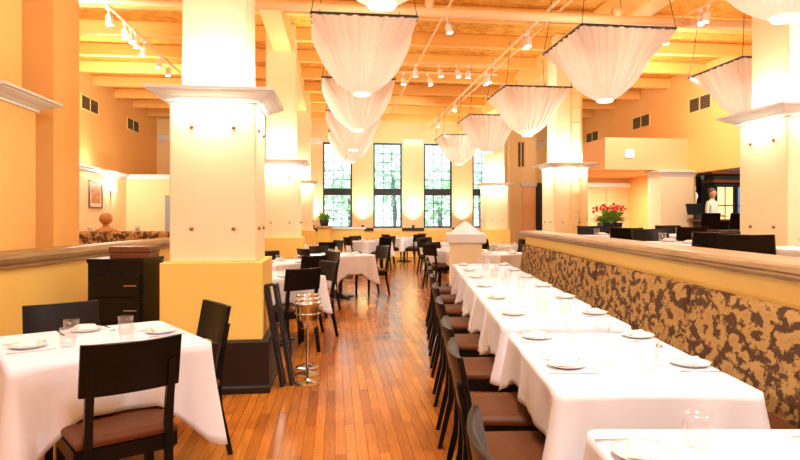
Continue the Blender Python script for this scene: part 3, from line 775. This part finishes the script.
light('AREA', G(7.1, 15.6, 2.5), 60, CW, .8, .8)
# far right stub, pilaster and door
struct(box(5.6, 6.48, 19.5, 19.7, 0, CEIL-.01).make('wall_far_right', 'wall_cream', rz=TH), 'cream wall with a tall vent beyond the right columns', 'wall')
vent('tall narrow air vent on the cream wall beyond the far right column', G(5.98, 19.5, 3.45), TH, .26, .85)
struct(box(6.02, 6.42, 19.38, 19.5, 0, 2.42).make('pilaster', 'peach', rz=TH), 'peach pilaster beside the dark far doorway', 'pilaster')
struct(box(5.96, 6.46, 19.33, 19.5, 2.42, 2.52).make('trim_8', 'trim', rz=TH))
struct(box(6.48, 6.86, 19.45, 19.5, 0, 2.53).make('door_2', 'dark', rz=TH), 'tall dark doorway between the far right columns', 'door')
# bar room
w = B(); w.box(8.65, 13, 18.0, 18.2, .4, 3.4).box(12.9, 13.1, 7, 18, .4, 3.4).box(8.65, 13, 6.8, 7.0, .4, 3.4)
struct(w.make('wall_bar', 'greyblue', rz=TH), 'grey blue walls of the bar', 'wall')
struct(box(8.65, 13, 7, 18, 3.4, 3.5).make('ceiling_bar', 'dark', rz=TH))
struct(box(10.4, 11.05, 17.6, 17.7, .4, 3.3).make('door_3', 'dark', rz=TH), 'dark panel at the left of the bar', 'door')
bc = empty('bar_cabinet', G(11.35, 16.5, .4), TH); tag(bc, 'dark bar cabinet with lit glass doors and cherry cornice', 'cabinet')
box(-.58, 1.2, 0, .5, 0, 2.0).make('carcass', 'navy', bc)
box(-.68, 1.3, -.12, .5, 2.0, 2.09).make('cornice', 'cherry', bc, bevel=.02); box(-.78, 1.3, -.22, .5, 2.24, 2.33).make('cornice_top', 'cherry', bc, bevel=.02); box(-.58, 1.2, 0, .5, 2.09, 2.24).make('frieze', 'navy', bc)
for k, x in enumerate((-.27, .36)):
    d = B(); d.box(x-.30, x-.24, -.04, -.001, .75, 1.95).box(x+.24, x+.30, -.04, -.001, .75, 1.95).box(x-.24, x+.24, -.04, -.001, .75, .82).box(x-.24, x+.24, -.04, -.001, 1.88, 1.95).box(x-.24, x+.24, -.035, -.001, 1.34, 1.37).box(x-.012, x+.012, -.035, -.001, .82, 1.88)
    d = d.make('door', 'navy', bc); box(x-.24, x+.24, -.02, -.002, .82, 1.88).make('lit_pane', 'cabglass' if k == 0 else 'shelfglow', d)
bt = empty('bar_counter', G(8.6, 13.2, .4), TH); tag(bt, 'dark bar counter with brown top behind the high chairs', 'counter')
box(-.2, 2.6, 0, .5, 0, .92).make('counter_body', 'espresso', bt); box(-.3, 2.7, -.1, .6, .92, .97).make('counter_top', 'cherry', bt, bevel=.01)
ps = empty('order_screen', G(8.28, 13.45, 1.37), TH); tag(ps, 'dark order screen on the bar counter left of the barman', 'screen')
box(-.10, .10, -.08, .08, 0, .02).make('foot', 'black', ps); box(-.02, .02, -.02, .02, .02, .14).make('stem', 'black', ps)
B().hexa([(-.2,-.06,.10),(.2,-.06,.10),(.2,-.03,.10),(-.2,-.03,.10),(-.2,.02,.36),(.2,.02,.36),(.2,.05,.36),(-.2,.05,.36)]).make('display', 'black', ps, bevel=.005)
ws = empty('white_figurine', G(9.47, 15.4, .4), TH); tag(ws, 'white ornament on a dark stand at the left edge of the bar', 'ornament')
B().squares([(.14, 0), (.12, 1.25), (.15, 1.27), (.15, 1.30)]).make('stand', 'dark', ws)
B().lathe([(.12, 1.30), (.12, 1.34), (.05, 1.38), (.07, 1.5), (.10, 1.58), (.07, 1.66), (.03, 1.70), (.05, 1.76), (.045, 1.82), (.01, 1.86)], n=16).make('figure', 'white', ws, smooth=True)
# high bar chairs
def bar_chair(a, b, label):
    t = empty('bar_chair', G(a, b, .4), TH); tag(t, label, 'bar chair', 'high dark bar chairs')
    box(-.21, .21, -.2, .2, .70, .76).make('seat', 'leather', t, bevel=.015)
    for sx in (-1, 1):
        for sy in (-1, 1): box(sx*.18-.018, sx*.18+.018, sy*.17-.018, sy*.17+.018, 0, .70).make('leg', 'espresso', t)
    box(-.17, .17, .165, .185, .22, .25).make('foot_rail', 'espresso', t)
    B().hexa([(-.21,-.22,.78),(.21,-.22,.78),(.21,-.19,.78),(-.21,-.19,.78),(-.20,-.27,1.10),(.20,-.27,1.10),(.20,-.245,1.10),(-.20,-.245,1.10)]).make('backrest', 'espresso', t, bevel=.01)
bar_chair(7.40, 11.7, 'high dark bar chair in the bar opening, left one')
bar_chair(7.95, 11.6, 'high dark bar chair in the bar opening, right one beside the edge column')

# barman ---------------------------------------------------------------------------
def person():
    root = empty('person', G(9.95, 15.35, .4), TH + .5)
    tag(root, 'person in a white shirt standing behind the bar, looking left', 'person')
    V = []; E = []; Rr = []
    def v(p, r, par=None):
        V.append(p); Rr.append(r)
        if par is not None: E.append((par, len(V)-1))
        return len(V)-1
    pel = v((0,0,.95), (.155,.11)); ch = v((0,.0,1.12), (.145,.10), pel); st_ = v((0,0,1.32), (.175,.115), ch); nk = v((0,.005,1.47), (.07,.065), st_); n2 = v((0,-.01,1.54), (.055,.055), nk)
    hd = v((0,-.02,1.63), (.098,.112), n2); v((0,-.015,1.735), (.088,.10), hd)
    for s in (-1, 1):
        hp = v((s*.09,0,.88), (.095,.095), pel); kn = v((s*.10,-.02,.50), (.062,.062), hp); an = v((s*.10,.02,.09), (.042,.042), kn); v((s*.11,-.14,.04), (.042,.035), an)
        sh = v((s*.19,0,1.40), (.065,.065), st_); el = v((s*.25,.02,1.13), (.045,.045), sh); wr = v((s*.20,-.20,1.05), (.032,.032), el)
        hn = v((s*.18,-.27,1.05), (.035,.022), wr)
    me = bpy.data.meshes.new('body'); me.from_pydata(V, E, []); o = bpy.data.objects.new('body', me); C.objects.link(o); o.parent = root
    md = o.modifiers.new('skin', 'SKIN')
    for i, r in enumerate(Rr): me.skin_vertices[0].data[i].radius = r
    me.skin_vertices[0].data[0].use_root = True
    md2 = o.modifiers.new('sub', 'SUBSURF'); md2.levels = 3; md2.render_levels = 3
    dg = bpy.context.evaluated_depsgraph_get(); dg.update()
    m2 = bpy.data.meshes.new_from_object(o.evaluated_get(dg)); o.modifiers.clear(); o.data = m2
    m2.materials.clear()
    for k in ('skin', 'shirt', 'trousers'): m2.materials.append(M[k])
    for f in m2.polygons:
        c = f.center; f.use_smooth = True
        f.material_index = 2 if c.z < .96 else (1 if c.z < 1.49 and not (c.y < -.17) else 0)
    for s in (-1, 1):
        for k, (dx, L) in enumerate(((-.024, .07), (-.008, .08), (.008, .075), (.024, .06))):
            B().tube([(s*.18+dx, -.28, 1.05), (s*.18+dx, -.28-L*.5, 1.048), (s*.18+dx, -.28-L*.85, 1.03)], [.009, .008, .006], 8).make('finger', 'skin', o, smooth=True)
        B().tube([(s*.18-s*.03, -.25, 1.05), (s*.18-s*.055, -.28, 1.05), (s*.18-s*.06, -.31, 1.045)], [.010, .009, .007], 8).make('thumb', 'skin', o, smooth=True)
    B().sphere((0, .022, 1.715), .10, 18, 12, .95).make('hair', 'hair', root, smooth=True)
    B().lathe([(.016, 0), (.012, .02), (.006, .04)], (0, -.115, 1.63), 8).make('nose', 'skin', root, smooth=True)
    for s in (-1, 1):
        B().sphere((s*.033, -.098, 1.665), .011, 10, 8).make('eye', 'iron', root, smooth=True)
        B().sphere((s*.083, -.015, 1.65), .022, 10, 8).make('ear', 'skin', root, smooth=True)
    B().tube([(-.024, -.108, 1.595), (0, -.114, 1.593), (.024, -.108, 1.595)], .006, 8).make('mouth', 'cherry', root, smooth=True)
person()
light('POINT', G(10.6, 14.0, 3.1), 190, (1, .75, .5), .12)

# ---------------------------------------------------------------- pendants
def make_pendant():
    t = empty('fabric_pendant', (0,0,0), TH); tag(t, 'x', 'pendant lamp', 'draped fabric pendant lamps')
    hw, hd, H = .61, .70, .78
    f = B()
    for p, q in (((-hw,-hd),(hw,-hd)), ((hw,-hd),(hw,hd)), ((hw,hd),(-hw,hd)), ((-hw,hd),(-hw,-hd))):
        f.beam((*p, 0), (*q, 0), .028, .028)
    f.make('frame', 'iron', t)
    per = []; n = 110
    rect = [(-hw,-hd),(hw,-hd),(hw,hd),(-hw,hd)]
    for k in range(4):
        a, b = rect[k], rect[(k+1) % 4]
        for i in range(n): per.append((a[0]+(b[0]-a[0])*i/n, a[1]+(b[1]-a[1])*i/n))
    N = len(per); rnd = random.Random(5)
    rn = [rnd.uniform(.4, 1.5) for _ in range(120)]; rings = []
    rows = 20
    for j in range(rows+1):
        u = j/rows; tt = 1-(1-u)**1.35
        r = max(0, (1-tt**1.8))**.75
        ring = []
        for i, (x, y) in enumerate(per):
            an = math.atan2(y/hd, x/hw)
            cx, cy = .10*math.cos(an), .10*math.sin(an)
            # bulge the rectangle towards an oval lower down
            k = min(1, tt*2.4); L = math.hypot(x/hw, y/hd); rx, ry = x*(1-k) + x/L*.90*k, y*(1-k) + y/L*.90*k
            px, py = cx + (rx-cx)*r, cy + (ry-cy)*r
            amp = .062*math.sin(PI*min(1, .08+tt*.95))**.5
            fold = amp*(1.2*abs(math.sin(i*PI/N*44 + .9*math.sin(i*2*PI/N*5)))-.7 + .35*math.sin(i*2*PI/N*29+rn[(i*23//N)+50])) * (1-.75*max(0, tt-.8)/.2)
            d = math.hypot(px, py)
            ring.append((px + px/d*fold, py + py/d*fold, -.012 - tt*(H-.02)))
        rings.append(ring)
    fb = B().rings(rings, False, False).make('fabric_shade', 'voile', t, smooth=True)
    B().lathe([(.02, -H+.03), (.10, -H+.02), (.11, -H), (.10, -H-.016), (.02, -H-.024)], n=24).make('diffuser', 'diffuser', t, smooth=True)
    for sx in (-1, 1):
        for sy in (-1, 1):
            B().tube([(sx*hw, sy*hd, 0), (sx*(hw-.06), sy*(hd-.06), .4), (sx*(hw-.10), sy*(hd-.10), .82)], .005, 6).make('chain', 'iron', t)
    return t
PZZ = 3.75
pend = make_pendant(); first_p = True
PL = [(.34, 4.55, 'over the aisle, first and nearest of the left row'), (.34, 7.87, 'over the aisle, second of the left row, fully in view'), (.40, 11.15, 'over the aisle, third of the left row'), (.42, 14.4, 'over the aisle, fourth of the left row'), (.44, 17.65, 'over the aisle, last of the left row'),
      (3.5, 4.45, 'over the banquette, first and nearest, cut by the top edge'), (3.58, 7.9, 'over the banquette, second, largest in view on the right'), (3.62, 11.4, 'over the banquette row, third'), (3.64, 14.5, 'over the banquette row, fourth'), (3.62, 17.9, 'over the banquette row, farthest'),
      (6.5, 9.05, 'half hidden behind the right edge column')]
PP = 15
for a, b, s in PL:
    p = G(a, b, PZZ)
    if first_p: o = pend; o.location = p; first_p = False
    else: o = dup(pend, p)
    o['label'] = 'draped white fabric pendant lamp ' + s
    light('POINT', p + Vector((0, 0, -.22)), PP, (1, .92, .82), .2)
# unseen fill lamps added behind the camera for general brightness
for a, pw in ((.34, 165), (3.5, 170), (-3.5, 75)): light('POINT', G(a, .5, 3.4), pw, (1, .96, .92), .3)
for a, b in ((-3.6, 9.0), (-4.6, 13.5), (6.4, 4.5), (6.6, 12.2)): light('POINT', G(a, b, 4.0), 105, (1, .90, .76), .25)  # added fill lamps high in the side bays, without fixtures

# ---------------------------------------------------------------- pipes, tracks, heads
o = B().tube([(-6, 0, 4.28), (8.45, 0, 4.28)], .068, 14).make('sprinkler_pipe', 'pipe', loc=G(0, 8.55), rz=TH, smooth=True); tag(o, 'thick white sprinkler main pipe running across under the beams', 'pipe')
for k in range(5):
    a = -4.2 + 2.75*k
    c = B().lathe([(.088, -.05), (.088, .05)], n=14).make('pipe_coupling', 'pipe', loc=G(a, 8.55, 4.37), smooth=True); c.rotation_euler = (0, PI/2, TH)
    c.parent = o; c.matrix_parent_inverse = Matrix.Identity(4); c.location = (a, 0, 4.37); c.rotation_euler = (0, PI/2, 0)
for a, nm in ((1.65, 'left of'), (3.33, 'right of')):
    o = B().tube([(0, 2, 4.50), (0, 21.5, 4.50)], .020, 10).make('conduit_pipe', 'pipe', loc=G(a, 0), rz=TH, smooth=True); tag(o, 'thin conduit pipe along the ceiling, %s the aisle track' % nm, 'pipe')
def track(pts, label):
    o = B().beam(pts[0], pts[1], .036, .03).make('lighting_track', 'pipe', loc=(0,0,0), rz=TH); tag(o, label, 'light track', 'ceiling lighting tracks'); return o
track(((-3.2, 7.2, 4.42), (-3.2, 14.5, 4.42)), 'lighting track on the left side of the ceiling')
track(((3.07, 2.5, 4.42), (3.07, 21, 4.42)), 'long lighting track along the middle of the ceiling')
track(((1.2, 11.95, 4.42), (3.4, 11.95, 4.42)), 'short cross track, nearer one')
track(((1.2, 12.75, 4.42), (3.4, 12.75, 4.42)), 'short cross track, farther one')
track(((5.2, 3, 4.42), (5.2, 11, 4.42)), 'lighting track on the right side of the ceiling')
def make_head():
    t = empty('spot_head'); tag(t, 'x', 'spotlight', 'white track spotlights')
    B().box(-.03, .03, -.02, .02, -.03, 0).make('adapter', 'white', t)
    B().tube([(0,0,-.03), (0,0,-.10)], .010, 8).make('stem', 'white', t)
    B().lathe([(.035, -.10), (.048, -.13), (.052, -.24), (.050, -.245)], n=16).make('can', 'white', t, smooth=True)
    B().lathe([(.001, -.247), (.045, -.247), (.045, -.251), (.001, -.251)], n=16).make('lens', 'bulb', t)
    return t
hd0 = make_head(); hused = False
heads = []
for b in (9.3, 10.0, 10.3, 10.5, 11.0, 12.0, 12.5): heads.append((-3.2, b, 'on the left track', 0.0))
for b in (9.6, 9.75, 12.4, 12.55, 15.6, 15.75, 18.6): heads.append((3.07, b, 'on the middle track', 0.0))
for a in (1.55, 2.0, 2.35, 2.6): heads.append((a, 11.95, 'on the nearer cross track', 0.0))
for a in (1.4, 1.9): heads.append((a, 12.75, 'on the farther cross track', 0.0))
for b in (8.1, 8.3, 9.2, 9.45): heads.append((5.2, b, 'on the right track', 0.0))
heads.append((1.65, 9.1, 'under the left conduit pipe', 0))
cnt = {}
for a, b, s, tl in heads:
    p = G(a, b, 4.40); k = cnt.get(s, 0); cnt[s] = k+1
    rx, rz = random.uniform(-.35, .35), random.uniform(0, 6.28)
    if not hused: o = hd0; hused = True
    else: o = dup(hd0)
    o.location = p; o.rotation_euler = (rx, 0, rz)
    o['label'] = 'white spotlight head %s, %s from the camera end' % (s, ORD[k]) if 'cross' not in s else 'white spotlight head %s, %s from the left' % (s, ORD[k])
# spots on tables, several added where no head hangs; wall fill further down
def aim(src, dst, power, ang=50, col=(1, .95, .90)):
    d = (Vector(dst)-Vector(src)); q = d.to_track_quat('-Z', 'Y').to_euler()
    light('SPOT', src, power, col, .05, rot=q, spot=math.radians(ang), blend=.8)
aim(G(1.0, 2.4, 4.3), (.95, 2.0, .75), 170, 70); aim(G(2.3, 3.3, 4.3), (.95, 4.2, .75), 150, 65); aim(G(2.6, 6.3, 4.3), (.95, 6.8, .75), 150, 65); aim(G(3.07, 9.4, 4.13), (.9, 9.0, .75), 150, 60)
aim(G(-2.2, 2.6, 4.3), (-1.7, 3.3, .75), 190, 60); aim(G(-2.2, 7.8, 4.13), (-1.65, 7.0, .75), 200, 60); aim(G(-2.2, 9.5, 4.13), (-1.6, 9.8, .75), 180, 60)
aim(G(1.55, 11.95, 4.13), (-1.2, 11.2, .75), 120, 50); aim(G(2.0, 11.95, 4.13), (1.2, 12.0, .75), 140, 60); aim(G(1.9, 12.75, 4.13), (0, 16.3, .75), 200, 70); aim(G(3.07, 15.6, 4.13), (.5, 18.5, .75), 220, 70)
aim(G(1.3, 4.5, 4.3), (-.2, 4.6, 0), 160, 75, (1, .8, .55)); aim(G(5.2, 4.5, 4.3), (2.9, 5.5, 1.1), 160, 65); aim(G(5.2, 8.1, 4.13), (3.0, 8.8, 1.1), 160, 65)
aim(G(-3.2, 9.3, 4.13), G(-6, 13, 3.6), 170, 100); aim(G(-3.2, 12.5, 4.13), G(-6, 17.5, 3.4), 170, 100); aim(G(5.2, 9.45, 4.13), G(8.45, 13, 3.6), 160, 100); aim(G(5.2, 9.2, 4.13), G(7.4, 14, 3.0), 60, 80)  # wide fill added at track positions to brighten side walls and fascia
aim(G(3.07, 15.7, 4.13), G(6.0, 19.5, 3.0), 130, 60); aim(G(3.07, 18.6, 4.13), G(3.4, 22, 2.6), 170, 110); aim(G(3.07, 15.75, 4.13), G(0, 22, 2.6), 260, 80); aim(G(-3.2, 7.4, 4.2), (-3.0, 5.0, .9), 120, 70)  # more added fill: far walls, and the low wall under the left rail
# uplights washing the piers between the end windows
for k, a in enumerate((-.75, .975, 2.765, 4.56)):
    u = empty('pier_uplight', G(a, BB-.09, 1.04), TH); tag(u, 'small black uplight on the ledge, %s pier from the left' % ORD[k], 'uplight', 'pier uplights')
    B().lathe([(.035, 0), (.05, .10), (.045, .10), (.03, .02)], n=14).make('lamp_cup', 'iron', u, smooth=True)
    light('SPOT', G(a, BB-.30, 1.16), 190, (1, .92, .74), .12, rot=(PI-.04, 0, TH), spot=math.radians(96), blend=1.0)

# ---------------------------------------------------------------- outside
struct(box(-10, 14, 22.3, 45, -.4, -.3).make('ground', 'ground', rz=TH))
def tree(a, b, h, r, label, seed):
    t = empty('street_tree', G(a, b, -.3)); tag(t, label, 'tree', 'trees outside the windows'); rnd = random.Random(seed)
    B().tube([(0,0,0), (.05,0,h*.35), (-.03,.05,h*.7)], [.14,.11,.06], 10).make('trunk', 'bark', t, smooth=True)
    b_ = B()
    for i in range(330):
        d = Vector((rnd.gauss(0,1), rnd.gauss(0,1), rnd.gauss(0,1))).normalized()*r*rnd.random()**.4; c = Vector((0,0,h*.72)) + Vector((d.x, d.y, d.z*1.25))
        u = Vector((rnd.gauss(0,1), rnd.gauss(0,1), rnd.gauss(0,1))).normalized()*.12; w_ = u.cross(Vector((rnd.gauss(0,1), rnd.gauss(0,1), rnd.gauss(0,1)))).normalized()*.07
        n = u.cross(w_).normalized()*.004
        b_.rings([[c-u-n, c+w_-n, c+u-n, c-w_-n], [c-u+n, c+w_+n, c+u+n, c-w_+n]])
    tag(b_.make('foliage', 'leaf_out', t), kind='stuff')
for k, (a, b, h, r) in enumerate(((.6, 26, 3.6, 1.1), (2.6, 27.5, 5.2, 1.2), (4.4, 26, 3.4, 1.1), (-1.4, 28, 4.5, 1.3), (6.4, 27, 4.2, 1.2))):
    tree(a, b, h, r, 'leafy tree outside the end windows, %s from the left' % ['second', 'third', 'fourth', 'first', 'fifth'][k], 70+k)
w = bpy.data.worlds.new('sky'); bpy.context.scene.world = w; w.use_nodes = True
bg = w.node_tree.nodes['Background']; bg.inputs[0].default_value = (.74, .95, 1, 1); bg.inputs[1].default_value = 2.2

# ---------------------------------------------------------------- camera
cd = bpy.data.cameras.new('camera'); cam = bpy.data.objects.new('camera', cd); C.objects.link(cam)
cam.location = (0, 0, 1.41); cam.rotation_euler = (PI/2, 0, 0)
cd.sensor_width = 36; cd.lens = 620/800*36; cd.shift_x = -15/800; cd.shift_y = -12.5/800; cd.clip_end = 200
sc = bpy.context.scene; sc.camera = cam
sc.view_settings.view_transform = 'Standard'; sc.view_settings.look = 'None'; sc.view_settings.gamma = 1; sc.view_settings.use_curve_mapping = False
sc.view_settings.exposure = 0.33
sc.cycles.max_bounces = 8; sc.cycles.diffuse_bounces = 5; sc.cycles.transparent_max_bounces = 16; sc.cycles.sample_clamp_indirect = 6
